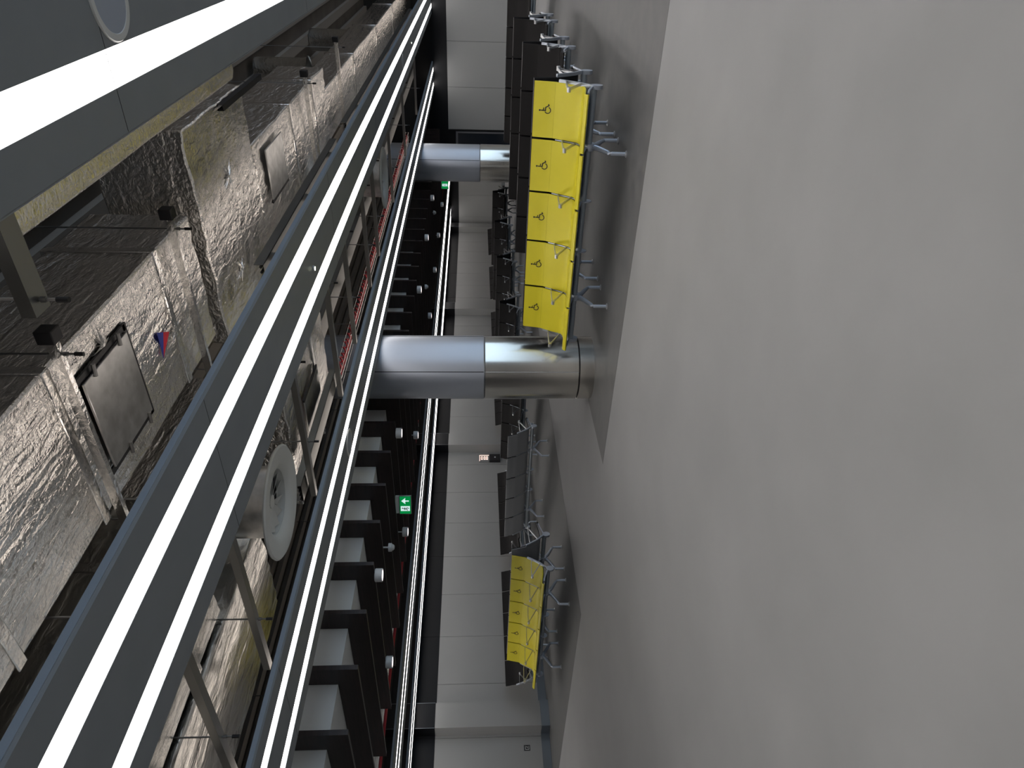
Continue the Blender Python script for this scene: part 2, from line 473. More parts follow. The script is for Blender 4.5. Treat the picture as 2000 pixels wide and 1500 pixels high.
# ------------------------------------------------------------------ swirl air diffusers between the beams
def diffuser(cx, cy, zc, R, label, nk=.52):
    t = thing('air_diffuser', label, 'air vent', (cx, cy, zc))
    bm = nb(); add_lathe(bm, [(R*.57, .035), (R*.60, .02), (R*.72, .0), (R*.97, -.004), (R, .004), (R*.985, .014), (R*.8, .02)], 72)
    obj('face_ring', mesh(bm, 'face_ring', 'diffuser_white'), t)
    bm = nb(); add_lathe(bm, [(R*.57, .036), (R*.55, .08), (R*.50, .085)], 64)
    obj('throat', mesh(bm, 'throat', 'diffuser_white'), t)
    bm = nb(); add_lathe(bm, [(0, .088), (R*.56, .088)], 48)
    obj('back_plate', mesh(bm, 'back_plate', 'dark_gap'), t)
    for k in range(12):
        a = 2*PI*k/12
        bm = nb()
        r0, r1 = R*.10, R*.54
        da = .22
        vs = [bm.verts.new((r0*math.cos(a), r0*math.sin(a), .060)), bm.verts.new((r1*math.cos(a), r1*math.sin(a), .045)),
              bm.verts.new((r1*math.cos(a+da*1.6), r1*math.sin(a+da*1.6), .084)), bm.verts.new((r0*math.cos(a+da*2), r0*math.sin(a+da*2), .072))]
        f = bm.faces.new(vs)
        g = bmesh.ops.extrude_face_region(bm, geom=[f])
        bmesh.ops.translate(bm, vec=(0, 0, .003), verts=[v for v in g['geom'] if isinstance(v, bmesh.types.BMVert)])
        obj('blade', mesh(bm, 'blade', 'diffuser_white'), t)
    bm = nb(); add_lathe(bm, [(0, .055), (R*.12, .057), (R*.13, .08)], 24)
    obj('hub', mesh(bm, 'hub', 'diffuser_white'), t)
    bm = nb(); add_lathe(bm, [(R*.60, .03), (R*.62, .04), (R*.62, nk)], 48)
    obj('neck', mesh(bm, 'neck', 'galv'), t)
    return t
diffuser(-3.12, 3.15, 2.70, .36, 'large round white swirl diffuser hanging between the second and third ceiling beams, nearer one')
diffuser(-3.10, 9.2, 2.70, .40, 'round white swirl diffuser between the ceiling beams above the far column', ZS-.46-2.70)

# ------------------------------------------------------------------ black baffles under a pale raft
XN, XF, ZB = -5.50, -8.14, 2.508
r_ = thing('ceiling_raft', 'pale grey plaster bulkhead that the black baffles hang under', 'ceiling panel', (0, 0, 0))
boxo('raft_board', 'raft', XF, -5.73, -2.1, 21.4, 2.70, 3.3, r_)
bm = nb(); add_box(bm, XF, -5.73, 21.4, 29.0, 2.70, 3.3)
obj('dark_board', mesh(bm, 'dark_board', 'raft_dark'), r_)
outline = [(XN, ZB), (XN, 2.98), (-5.722, 2.98), (-5.722, 2.698), (XF, 2.698), (XF, ZB)]
ORD = 'first second third fourth fifth sixth seventh eighth ninth tenth eleventh twelfth thirteenth fourteenth fifteenth sixteenth seventeenth eighteenth nineteenth twentieth twenty-first twenty-second'.split()
def px_y(x, y, z):
    q = Vector((x, y, z-CAM_H)); return 750-F_PX*(q.dot(rt))/q.dot(fw)
seq = [(k, px_y(XN, 4.12+.572*k, ZB)) for k in range(-5, 31)]
left = [k for k, p in seq if p > 772][::-1]
mid_ = [k for k, p in seq if 358 < p < 655]
for k in range(-5, 31):
    yk = 4.12 + .572*k
    if k in left: bl, bg = 'black ceiling baffle, %s one to the left of the near column' % ORD[left.index(k)], 'black ceiling baffles'
    elif k in mid_: bl, bg = 'black ceiling baffle between the two columns, %s one right of the near column' % ORD[mid_.index(k)], 'black ceiling baffles'
    elif px_y(XN, yk, ZB) > 500: bl, bg = 'black ceiling baffle whose near end is hidden behind the near column', 'black ceiling baffles'
    else: bl, bg = 'black ceiling baffle whose near end is hidden behind or past the far column', 'black ceiling baffles'
    t = thing('ceiling_baffle', bl, 'ceiling baffle', (0, yk-.0225, 0), 0, bg)
    bm = nb(); add_prism(bm, outline, 'y', -.0225, .0225)
    obj('board', mesh(bm, 'board', 'baffle'), t)
    boxo('edge_strip', 'baffle_edge', XF, XN, -.0225, -.0205, ZB-.003, ZB+.0005, t)

def downlight(x, y, label):
    kn = round((y - .0225 - 4.0975 + .0225)/.572)
    yn = 4.0975 + .572*kn
    snap = x > -6 or abs(yn-y) < .12
    if snap: y = yn
    t = thing('downlight', label, 'ceiling lamp', (x, y, 2.43), 0, 'cylinder lamps under the baffles')
    bm = nb(); add_lathe(bm, [(.058, .0), (.066, .0), (.068, .006), (.068, .072), (.06, .078), (0, .078)], 32)
    if not snap: add_tube(bm, [(0, 0, .07), (0, 0, .27)], .008, 8)
    obj('canister', mesh(bm, 'canister', 'white'), t)
    bm = nb(); add_lathe(bm, [(0, .004), (.058, .004)], 32)
    obj('lens', mesh(bm, 'lens', 'lamp'), t)
for i, (x, y, lb) in enumerate([(-5.68, 4.69, 'white cylinder lamp on the near end of the baffles, closest to the camera'), (-7.2, 4.61, 'white cylinder lamp on the baffles at the lower left, far end of them'),
        (-5.68, 6.85, 'white cylinder lamp on the baffles just left of the near column'), (-7.35, 8.95, 'white cylinder lamp far in on the baffles just left of the near column'),
        (-7.35, 6.80, 'white cylinder lamp beside the near exit sign'), (-5.68, 10.96, 'white cylinder lamp just right of the near column'), (-5.68, 13.09, 'white cylinder lamp midway between the two columns'),
        (-7.5, 13.3, 'white cylinder lamp deep in the hall just right of the near column'), (-7.5, 15.5, 'white cylinder lamp deep in the hall between the columns, third from the far column'),
        (-7.5, 17.67, 'white cylinder lamp deep in the hall, second from the far column'), (-7.55, 20.2, 'white cylinder lamp deep in the hall nearest the far column'), (-5.68, 15.3, 'white cylinder lamp on the near baffle ends beside the far column')]):
    downlight(x, y, lb)
for (x, y, lb) in ((-6.27, 5.56, 'small white dome camera under the baffles near the exit sign'), (-6.5, 12.67, 'small white dome camera under the baffles between the columns'), (-6.33, 16.3, 'small white dome camera under the baffles close to the far column')):
    t = thing('dome_camera', lb, 'security camera', (x, y, 2.43), 0)
    bm = nb(); add_lathe(bm, [(0, .0), (.02, .003), (.034, .015), (.04, .035)], 24)
    obj('dome', mesh(bm, 'dome', 'diffuser_white'), t)
    bm = nb(); add_lathe(bm, [(.045, .032), (.05, .036), (.05, .072), (0, .074)], 24)
    add_tube(bm, [(0, 0, .07), (0, 0, .27)], .01, 8)
    obj('base', mesh(bm, 'base', 'white'), t)

# exit signs (green, running figure, arrow)
def flat(bm, pts, y, t=.002, mi=0):
    """flat shape in the XZ plane facing -Y"""
    A = [bm.verts.new((p[0], y, p[1])) for p in pts]
    f = bm.faces.new(A); f.material_index = mi
    g = bmesh.ops.extrude_face_region(bm, geom=[f])
    bmesh.ops.translate(bm, vec=(0, t, 0), verts=[v for v in g['geom'] if isinstance(v, bmesh.types.BMVert)])

def stroke(bm, pts, wd, y, t=.002, mi=0):
    pts = [Vector(p) for p in pts]; L = []; R = []
    for i, p in enumerate(pts):
        if i == 0: d = (pts[1]-p).normalized(); k = 1
        elif i == len(pts)-1: d = (p-pts[i-1]).normalized(); k = 1
        else:
            a = (pts[i+1]-p).normalized(); b = (p-pts[i-1]).normalized()
            d = (a+b).normalized(); k = 1/max(.5, d.dot(a))
        n = Vector((-d.y, d.x))*wd/2*k
        L.append(p+n); R.append(p-n)
    for i in range(len(pts)-1):
        flat(bm, [L[i], L[i+1], R[i+1], R[i]], y, t, mi)

def circle(c, r, n=14): return [(c[0]+r*math.cos(2*PI*k/n), c[1]+r*math.sin(2*PI*k/n)) for k in range(n)]

def exit_sign(x, y, z, wd, ht, rz, label):
    t = thing('exit_sign', label, 'exit sign', (x, y, z), rz)
    boxo('housing', 'arm', -wd/2-.01, wd/2+.01, .0, .03, -ht/2-.01, ht/2+.01, t, .004)
    boxo('mount', 'diffuser_white', -wd/2, wd/2, .005, .05, ht/2+.012, ht/2+.06, t, .004)
    bm = nb(); add_tube(bm, [(0, .027, ht/2+.05), (0, .027, 2.70-z)], .006, 8)
    obj('hanger', mesh(bm, 'hanger', 'rod'), t)
    boxo('green_panel', 'green', -wd/2, wd/2, -.003, -.0005, -ht/2, ht/2, t)
    bm = nb()
    # white arrow pointing up, on the right half
    ax = wd*.24
    flat(bm, [(ax-.008, -ht*.34), (ax+.008, -ht*.34), (ax+.008, ht*.05), (ax-.008, ht*.05)], -.005)
    flat(bm, [(ax-.045, -ht*.02), (ax, ht*.36), (ax+.045, -ht*.02), (ax+.02, ht*.0), (ax-.02, ht*.0)], -.005)
    obj('arrow', mesh(bm, 'arrow', 'sign_white'), t)
    bm = nb(); cx = -wd*.20
    flat(bm, [(cx-.035, -ht*.42), (cx+.035, -ht*.42), (cx+.035, ht*.42), (cx-.035, ht*.42)], -.005)
    obj('doorway', mesh(bm, 'doorway', 'sign_white'), t)
    bm = nb()
    flat(bm, circle((cx+.006, ht*.26), .009), -.0075)
    stroke(bm, [(cx+.004, ht*.18), (cx-.004, -ht*.02), (cx+.012, -ht*.16), (cx+.002, -ht*.34)], .010, -.0075)
    stroke(bm, [(cx-.004, -ht*.02), (cx-.014, -ht*.18), (cx-.028, -ht*.2)], .009, -.0075)
    stroke(bm, [(cx-.022, ht*.02), (cx+.002, ht*.14), (cx+.018, ht*.0)], .007, -.0075)
    MT.setdefault('run', mat('run', (0, .12, .06), .5))
    obj('running_figure', mesh(bm, 'running_figure', 'run'), t)
exit_sign(-6.72, 6.70, 2.425, .25, .145, .35, 'green emergency exit sign with running figure and white arrow, hanging left of the near column')
exit_sign(-7.15, 20.9, 2.40, .36, .19, .3, 'green emergency exit sign with white arrow, far off beside the far column')

# ------------------------------------------------------------------ beam benches
PITCH, NS = .567, 5
LEN = PITCH*NS
def shell_profile(hb):
    # (y,z) centre line of seat + back; y=0 at the back-to-back line, negative to the front
    return [(-.612, .452), (-.60, .468), (-.575, .473), (-.52, .463), (-.42, .447), (-.33, .437), (-.275, .44), (-.24, .458), (-.215, .495), (-.175, .565), (-.13, .64), (-.095, .694), (-.080, .76), (-.064, .83*hb/.9), (-.048, hb)]

def offset_poly(pts, t):
    pts = [Vector(p) for p in pts]; out = []
    for i, p in enumerate(pts):
        if i == 0: d = pts[1]-p
        elif i == len(pts)-1: d = p-pts[i-1]
        else: d = (pts[i+1]-p).normalized()+(p-pts[i-1]).normalized()
        d.normalize(); out.append(p + Vector((d.y, -d.x))*t)
    return out

def make_shell_meshes(hb, front, back):
    ctr = shell_profile(hb)
    fr = [Vector(p) for p in ctr]
    # pad: from centre line to the front; shell: behind
    mid = offset_poly(ctr, .012)
    bk = offset_poly(ctr, .024)
    W = PITCH/2 - .012
    bm = nb()
    # front lip rolled down
    lip = [Vector((-.618, .436)), Vector((-.622, .446))]
    pad = [(p.x, p.y) for p in [Vector((-.604, .430))] + lip + fr] + [(p.x, p.y) for p in mid[::-1]]
    add_prism(bm, pad, 'x', -W, W)
    for f in bm.faces: f.smooth = False
    a = mesh(bm, 'seat_pad', front)
    bm = nb()
    sh = [(p.x, p.y) for p in mid[1:]] + [(p.x, p.y) for p in bk[1:][::-1]]
    add_prism(bm, sh, 'x', -W+.004, W-.004)
    b = mesh(bm, 'back_shell', back)
    # fold line between upper and lower back, and the seat front
    bm = nb()
    add_box(bm, -W+.001, W-.001, -.0955, -.0895, .6925, .6945)
    c = mesh(bm, 'fold_line', 'dark_gap' if front == 'black_seat' else 'fold_yellow')
    bm = nb()
    add_box(bm, -W+.03, W-.03, -.5785, -.5765, .4725, .4735)
    d = mesh(bm, 'front_fold', 'dark_gap' if front == 'black_seat' else 'fold_yellow')
    return a, b, c, d

MT['fold_yellow'] = mat('fold_yellow', (.36, .31, .02), .6)

def symbol_mesh():
    bm = nb(); y = 0.0; t = .0015; wd = .0105
    flat(bm, circle((-.013, .052), .0095), y, t)
    stroke(bm, [(-.013, .040), (-.013, -.006), (.018, -.008), (.036, -.040), (.050, -.033)], wd, y, t)
    stroke(bm, [(-.012, .016), (.014, .013)], wd*.8, y, t)
    # wheel : open arc
    arc = []
    for k in range(19):
        a = math.radians(118 + k*(222/18))
        arc.append((-.010+.030*math.cos(a), -.028+.030*math.sin(a)))
    stroke(bm, arc, wd*.85, y, t)
    return mesh(bm, 'wheelchair_symbol', 'symbol')
SYM = symbol_mesh()

def arm_mesh(end):
    bm = nb()
    by, bz = -.325, .335      # rail axis
    # bracket plate: ring on the rail, branch up the back, prong to the seat front
    w = .036 if end else .012
    ring = []
    for k in range(20):
        a = 2*PI*k/20
        ring.append((by+.055*math.cos(a)*.85, bz-.012+.062*math.sin(a)))
    add_prism(bm, ring, 'x', -w/2, w/2)
    add_bar(bm, [(by+.01, bz+.03), (-.262, .425), (-.222, .465), (-.185, .52), (-.10, .66)], w*.9, .022)
    add_bar(bm, [(by-.02, bz+.03), (-.40, .385), (-.50, .418), (-.565, .432)], w*.55, .018)
    return mesh(bm, 'bracket', 'alu')
def triangle_mesh():
    bm = nb()
    add_bar(bm, [(-.135, .592), (-.20, .604), (-.38, .612), (-.465, .612)], .034, .009)
    add_bar(bm, [(-.465, .608), (-.425, .582), (-.235, .470)], .026, .009)
    # rounded nose
    nose = [(-.475+.020*math.cos(2*PI*k/14), .606+.020*math.sin(2*PI*k/14)) for k in range(14)]
    add_prism(bm, nose, 'x', -.022, .022)
    return mesh(bm, 'arm_loop', 'arm')
ARM_E, ARM_M, TRI = arm_mesh(True), arm_mesh(False), triangle_mesh()
def leg_mesh():
    bm = nb(); by, bz = -.325, .335
    ring = [(by+.047*math.cos(2*PI*k/18), bz+.047*math.sin(2*PI*k/18)) for k in range(18)]
    add_prism(bm, ring, 'x', -.035, .035)
    return mesh(bm, 'leg_clamp', 'alu')
def strut_mesh(s):
    bm = nb(); by, bz = -.325, .335
    add_tube(bm, [(0, by+s*.02, bz-.035), (0, by+s*.06, bz-.075), (0, by+s*.205, .172), (0, by+s*.23, .150), (0, by+s*.232, .012)], [.027, .027, .021, .0195, .0195], 10)
    return mesh(bm, 'leg_tube', 'alu')
def foot_mesh(s):
    bm = nb(); by = -.325+s*.232
    add_lathe(bm, [(0, 0), (.034, 0), (.035, .006), (.022, .014), (.017, .018), (.017, .03)], 20, (0, by))
    return mesh(bm, 'foot', 'arm')
CLAMP = leg_mesh(); STR = {s: strut_mesh(s) for s in (-1, 1)}; FOOT = {s: foot_mesh(s) for s in (-1, 1)}
def rail_mesh():
    bm = nb(); add_tube(bm, [(-LEN/2, -.325, .348), (LEN/2, -.325, .348)], .034, 20)
    return mesh(bm, 'rail', 'beam_tube')
RAIL = rail_mesh()
SHELLS = {}
def bench(cx, cy, facing, colour, label, hb=.90, group=None, back='dark_shell', rz=None):
    """facing -1: towards -Y (rz 0), +1: towards +Y (rz pi)"""
    key = (colour, hb, back)
    if key not in SHELLS:
        SHELLS[key] = make_shell_meshes(hb, {'yellow': 'yellow', 'black': 'black_seat'}[colour], back)
    pad, shell, fold, ffold = SHELLS[key]
    r = (0 if facing < 0 else PI) if rz is None else rz
    t = thing('beam_bench', label, 'bench', (cx, cy, 0), r, group)
    obj('rail', RAIL, t)
    for k in range(NS):
        xk = -LEN/2 + PITCH*(k+.5)
        s = obj('seat', pad, t); s.location = (xk, 0, 0); 
        b = obj('back_shell', shell, s)
        f = obj('fold_line', fold, s)
        obj('front_fold', ffold, s)
        if colour == 'yellow':
            y = obj('wheelchair_symbol', SYM, s)
            y.location = (0.01, -.0785, .785)
            y.rotation_euler = (-.227, 0, 0)
    for k in range(NS+1):
        xk = -LEN/2 + PITCH*k
        end = k in (0, NS)
        a = obj('armrest', TRI, t); a.location = (xk, 0, 0)
        br = obj('bracket', ARM_E if end else ARM_M, a)
    for k in (1, 4):
        xk = -LEN/2 + PITCH*k
        l = obj('leg', CLAMP, t); l.location = (xk, 0, 0)
        for s in (-1, 1):
            tb = obj('leg_tube', STR[s], l)
            fo = obj('foot', FOOT[s], l)
    return t
XRC = -1.44 - LEN/2
XLC = -8.445 - LEN/2
D = .045
def pair(cx, cy, c1, lab1, lab2, hb=.90, grp=None, back='dark_shell'):
    bench(cx, cy-.0, -1, c1, lab1, hb, None if c1 == 'yellow' else grp)
    bench(cx, cy+.05, +1, 'black', lab2, hb, grp, back)
G = 'black beam benches in back-to-back rows'
pair(XRC, 7.345, 'yellow', 'nearest yellow five-seat bench with wheelchair symbols, in front of the steel-based column', 'black five-seat bench back to back with the nearest yellow bench', .90, G)
pair(XRC, 9.50, 'black', 'black five-seat bench facing the camera, first row behind the nearest yellow bench', 'black five-seat bench facing away, in the first row behind the nearest yellow bench', .89, G)
pair(XRC, 11.70, 'black', 'black five-seat bench facing the camera, second row behind the nearest yellow bench', 'black five-seat bench facing away, in the second row behind the nearest yellow bench', .90, G)
pair(XRC-.06, 15.35, 'black', 'black five-seat bench facing the camera, last row in front of the right panelled wall', 'black five-seat bench facing away, in the last row by the right panelled wall', .85, G)
pair(XLC, 7.345, 'yellow', 'farther yellow five-seat bench with wheelchair symbols, at the left end of the hall', 'black bench back to back with the farther yellow bench', .90, G, 'grey_shell')
bench(XLC, 10.22, +1, 'black', 'single bench facing away, its five grey seat backs turned to the camera', .845, G, 'grey_shell')
rows = [(12.87, 'first'), (15.65, 'second'), (18.40, 'third'), (21.1, 'fourth'), (23.85, 'fifth')]
for y, nm in rows:
    pair(XLC, y, 'black', 'black five-seat bench facing the camera, %s row beyond the grey-backed bench' % nm, 'black five-seat bench facing away, %s row beyond the grey-backed bench' % nm, .845, G)
for i, (y0, nm) in enumerate([(7.62, 'behind the farther yellow bench'), (10.95, 'behind the grey-backed bench'), (15.85, 'just past the second wall pilaster'), (19.8, 'before the third wall pilaster'), (23.7, 'at the third wall pilaster'), (27.75, 'farthest down the hall')]):
    bench(-12.70, y0+LEN/2, 0, 'black', 'black bench with its back to the long panelled wall, %s' % nm, .87, 'black benches along the panelled wall', rz=PI/2)

# ------------------------------------------------------------------ things on the long wall
t = thing('call_point_panel', 'lit notice over a black box on the long panelled wall, above the grey-backed bench', 'wall panel', (WX+.003, 15.3, 0))
boxo('black_box', 'dark_plastic', 0, .09, -.14, .14, .73, 1.04, t, .006)
boxo('notice_plate', 'wall_panel', 0, .05, -.13, .13, 1.06, 1.34, t, .004)
boxo('lit_edge', 'screen_glow', .0505, .055, -.13, .13, 1.325, 1.338, t)
boxo('lit_side', 'screen_glow', .0505, .055, .115, .13, 1.06, 1.32, t)
bm = nb()
for i, z in enumerate((1.09, 1.16, 1.24)):
    add_box(bm, .0505, .053, -.07, -.05, z, z+.05); add_box(bm, .0505, .053, .05, .07, z, z+.05); add_box(bm, .0505, .053, -.05, .05, z, z+.012); add_box(bm, .0505, .053, -.05, .05, z+.038, z+.05)
obj('lit_characters', mesh(bm, 'lit_characters', 'screen_glow'), t)
boxo('white_button', 'white', .0905, .094, -.03, .02, .86, .90, t)
t = thing('low_wall_sign', 'small dark square sign low on the wall beside the pilaster at the far left', 'sign', (WX+.001, 6.84, .46))
boxo('plate', 'dark_plastic', 0, .004, -.055, .055, -.06, .06, t)
bm = nb()
add_box(bm, .0045, .006, -.035, .035, .028, .036); add_box(bm, .0045, .006, -.035, .035, -.04, -.032)
add_box(bm, .0045, .006, -.035, -.027, -.032, .028); add_box(bm, .0045, .006, -.01, .025, -.01, -.002); add_box(bm, .0045, .006, .015, .025, -.002, .016)
obj('pictogram', mesh(bm, 'pictogram', 'diffuser_white'), t)

# ------------------------------------------------------------------ above the beams: foil-wrapped ducts
def duct(name, label, x0, x1, y0, y1, z0, z1, m='foil', bands=(), axis='y', cat='duct'):
    t = thing(name, label, cat, ((x0+x1)/2, (y0+y1)/2, z0))
    hx, hy, hz = (x1-x0)/2, (y1-y0)/2, z1-z0
    bm = nb()
    vs = add_box(bm, -hx, hx, -hy, hy, 0, hz)
    bmesh.ops.subdivide_edges(bm, edges=bm.edges[:], cuts=14, use_grid_fill=True)
    for v in bm.verts:
        s = .005
        v.co += Vector((random.uniform(-s, s), random.uniform(-s, s), random.uniform(-s, s)*1.6))
    for f in bm.faces: f.smooth = True
    me = mesh(bm, 'wrap', m)
    obj('foil_wrap', me, t, .012, 2)
    for a in bands:
        bm = nb(); b = .03; e = .012
        if axis == 'y':
            c = a-(y0+y1)/2
            add_box(bm, -hx-e, hx+e, c-b, c+b, -e, hz+e)
        else:
            c = a-(x0+x1)/2
            add_box(bm, c-b, c+b, -hy-e, hy+e, -e, hz+e)
        obj('tape_band', mesh(bm, 'tape_band', 'tape'), t, .006, 2)
    return t

# main duct run: KX scales plan positions, KZ gives heights
KF = 1.207
def KX(v): return v*KF
def KZ(z): return 1.5+(z-1.5)*KF
def kduct(name, label, x0, x1, y0, y1, z0, z1, m='foil', bands=(), axis='y'):
    return duct(name, label, KX(x0), KX(x1), KX(y0), KX(y1), KZ(z0), KZ(z1), m, [KX(b) for b in bands], axis)
def star(parent, ox, oy, x, y, n=17):
    """pin with creases running out from it, on a duct whose origin is (ox,oy)"""
    px, py = KX(x)-ox, KX(y)-oy
    bm = nb(); add_lathe(bm, [(0, -.016), (.012, -.014), (.018, -.004)], 14, (px, py))
    obj('fixing_pin', mesh(bm, 'fixing_pin', 'galv'), parent)
    bm = nb()
    for k in range(n):
        a = 2*PI*k/n + random.uniform(-.12, .12); L = random.uniform(.05, .13); w = random.uniform(.0025, .005)
        c, sn = math.cos(a), math.sin(a)
        r0 = .004
        A = bm.verts.new((px+c*r0-sn*w, py+sn*r0+c*w, -.005)); B = bm.verts.new((px+c*r0+sn*w, py+sn*r0-c*w, -.005))
        T = bm.verts.new((px+c*(r0+.012), py+sn*(r0+.012), -.016)); E = bm.verts.new((px+c*L, py+sn*L, -.005))
        for f in ((A, T, E), (B, E, T), (A, B, T), (A, E, B)): bm.faces.new(f)
    obj('crease_star', mesh(bm, 'crease_star', 'tape'), parent)
d1 = kduct('foil_duct', 'foil-wrapped rectangular duct with an access plate and a small red and blue flag sticker', -2.05, -1.35, -1.7, 3.40, 2.95, 3.42, 'foil', (1.35, 1.98, 2.95))
OX1, OY1 = KX(-1.70), KX(.85)
def loc(px, py): return KX(px)-OX1, KX(py)-OY1
bm = nb(); a, b = loc(-1.90, 2.12), loc(-1.50, 2.50); add_box(bm, a[0], b[0], a[1], b[1], -.030, -.018)
obj('access_plate', mesh(bm, 'access_plate', 'galv'), d1, .003)
for (x0, x1, y0, y1) in ((-1.50, -1.472, 2.10, 2.52), (-1.93, -1.90, 2.10, 2.52), (-1.93, -1.47, 2.50, 2.53)):
    bm = nb(); a, b = loc(x0, y0), loc(x1, y1); add_box(bm, a[0], b[0], a[1], b[1], -.016, -.006)
    obj('seal_strip', mesh(bm, 'seal_strip', 'dark_plastic'), d1)
for (x, y) in ((-1.49, 2.20), (-1.49, 2.42), (-1.91, 2.25), (-1.91, 2.45)):
    bm = nb(); a = loc(x, y); add_tube(bm, [(a[0]-.03, a[1], -.034), (a[0]+.03, a[1]+.01, -.034)], .010, 8)
    obj('latch', mesh(bm, 'latch', 'rod'), d1)
bm = nb(); P = [loc(-1.66, 2.76), loc(-1.72, 2.87), loc(-1.79, 2.75)]
mid = ((P[0][0]+P[1][0])/2, (P[0][1]+P[1][1])/2)
for q, mi in (([P[0], mid, P[2]], 0), ([mid, P[1], P[2]], 1)):
    vs = [bm.verts.new((u, v, -.012)) for u, v in q] + [bm.verts.new((u, v, -.009)) for u, v in q]
    for f in ((0, 1, 2), (3, 5, 4), (0, 3, 4, 1), (1, 4, 5, 2), (2, 5, 3, 0)):
        fc = bm.faces.new([vs[i] for i in f]); fc.material_index = mi
obj('flag_sticker', mesh(bm, 'flag_sticker', 'flag_blue', 'flag_red'), d1)
star(d1, OX1, OY1, -1.745, 2.93); star(d1, OX1, OY1, -1.47, 2.345)
d2 = kduct('foil_duct', 'foil-wrapped cross duct running between the first two ceiling beams', -2.19, -.97, 3.52, 4.56, 2.93, 3.4, 'foil', (), 'x')
star(d2, KX(-1.58), KX(4.04), -1.36, 4.02); star(d2, KX(-1.58), KX(4.04), -1.90, 3.92)
kduct('foil_duct', 'foil-wrapped duct beyond the cross duct with a dull plate on its underside', -2.07, -1.36, 4.62, 7.2, 2.95, 3.38, 'foil', (5.72, 6.6))
kduct('foil_duct', 'narrower foil duct running on toward the right wall', -2.07, -1.58, 7.24, 17.0, 2.97, 3.3, 'foil', (9.2, 11.5, 14))
boxo_t = thing('duct_plate', 'dull grey access plate under the foil duct past the cross duct', 'plate', (KX(-1.62), KX(5.05), KZ(2.95)-.036))
boxo('plate', 'galv', -.21, .21, -.28, .28, 0, .012, boxo_t, .003)
boxo('seal_strip', 'dark_plastic', -.235, -.21, -.30, .30, .002, .016, boxo_t)
duct('foil_duct', 'foil-wrapped duct above the nearest beam showing only a strip', -.95, -.1, -2.1, 4.6, 2.97, 3.4, 'foil', (1.9,))
# vertical spigots
for (x, y, r, lb) in ((-1.62, 8.25, .18, 'upright round foil branch rising from the duct toward the slab, nearer one'), (-1.75, 11.2, .18, 'upright round foil branch rising from the duct toward the slab, farther one')):
    t = thing('duct_branch', lb, 'duct', (KX(x), KX(y), KZ(3.3)+.012))
    bm = nb(); add_lathe(bm, [(r+.03, .0), (r, .05), (r, ZS-.08-KZ(3.3)-.012)], 40)
    obj('branch_wrap', mesh(bm, 'branch_wrap', 'foil_smooth'), t)
    bm = nb(); add_tube(bm, [(r-.02, -.0, .24), (r+.012, -.0, .24)], .035, 16)
    c = obj('cap', mesh(bm, 'cap', 'galv'), t); c.rotation_euler = (0, 0, -1.3)
# ducts between beams two and three
duct('foil_duct', 'foil duct seen between the second and third beams, left of the round diffuser', -3.45, -2.6, -2.1, 2.60, 2.98, 3.4, 'foil_smooth', (1.2, 2.2))
duct('foil_duct', 'yellowish reflecting foil duct end behind the round diffuser', -4.35, -3.50, 1.0, 3.35, 2.96, 3.35, 'foil_smooth', ())
duct('foil_duct', 'foil duct directly above the round diffuser', -3.47, -2.7, 2.75, 3.9, 3.24, 3.5, 'foil', ())
duct('foil_duct', 'crinkled foil duct with access plate between the second and third beams, above the near column', -4.3, -2.9, 4.3, 5.8, 2.96, 3.35, 'foil', (5.3,))
t = thing('duct_plate', 'pale access plate under the foil duct above the near column', 'plate', (-3.72, 5.0, 2.926))
boxo('plate', 'galv', -.2, .2, -.28, .28, 0, .012, t, .003)
boxo('seal_strip', 'dark_plastic', .2, .22, -.28, .28, 0, .016, t)
# beyond the baffles
duct('foil_duct', 'foil duct running along the hall beyond the far ends of the baffles', -9.6, -8.62, -2.1, 24, 2.74, 3.2, 'foil', (3, 5, 7, 9, 12, 15, 18))
t = thing('red_pipe', 'thin red sprinkler pipe beyond the far ends of the baffles', 'pipe', (-8.38, 0, 2.60))
bm = nb(); add_tube(bm, [(0, -2, 0), (0, 26, 0)], .019, 12)
obj('pipe_run', mesh(bm, 'pipe_run', 'red_cable'), t)
for y in (2, 5, 8, 11, 14, 17, 20):
    bm = nb(); add_tube(bm, [(0, y, .03), (0, y, ZS-2.62)], .006, 6)
    obj('hanger_rod', mesh(bm, 'hanger_rod', 'rod'), t)

# ------------------------------------------------------------------ struts, rods, trays
def channel(t, L, axis='x', m='strut', w=.041, h=.041):
    bm = nb()
    prof = [(-w/2, 0), (w/2, 0), (w/2, h), (w/2-.010, h), (w/2-.010, h-.003), (w/2-.003, h-.003), (w/2-.003, .003), (-w/2+.003, .003), (-w/2+.003, h-.003), (-w/2+.010, h-.003), (-w/2+.010, h), (-w/2, h)]
    add_prism(bm, prof, axis, -L/2, L/2)
    return obj('channel', mesh(bm, 'channel', m), t)
def strut_x(x0, x1, y, z, label, rods=(), w=.05, endbox=False):
    t = thing('support_channel', label, 'support channel', ((x0+x1)/2, y, z), 0, 'steel channels carrying the ceiling services')
    channel(t, x1-x0, 'x', w=w, h=.042, m='tape' if endbox else 'strut')
    if endbox: boxo('end_box', 'dark_plastic', (x1-x0)/2, (x1-x0)/2+.06, -.035, .035, -.01, .06, t, .004)
    for rx in rods:
        bm = nb(); add_tube(bm, [(rx-(x0+x1)/2, 0, -.05), (rx-(x0+x1)/2, 0, ZS-z)], .005, 6)
        add_lathe(bm, [(0, -.022), (.010, -.022), (.010, -.006), (0, -.006)], 8, (rx-(x0+x1)/2, 0))
        obj('hanger_rod', mesh(bm, 'hanger_rod', 'rod'), t)
        bm = nb(); add_tube(bm, [(rx-(x0+x1)/2, 0, -.085), (rx-(x0+x1)/2, 0, -.05)], .009, 8)
        obj('rod_cap', mesh(bm, 'rod_cap', 'dark_plastic'), t)
    return t
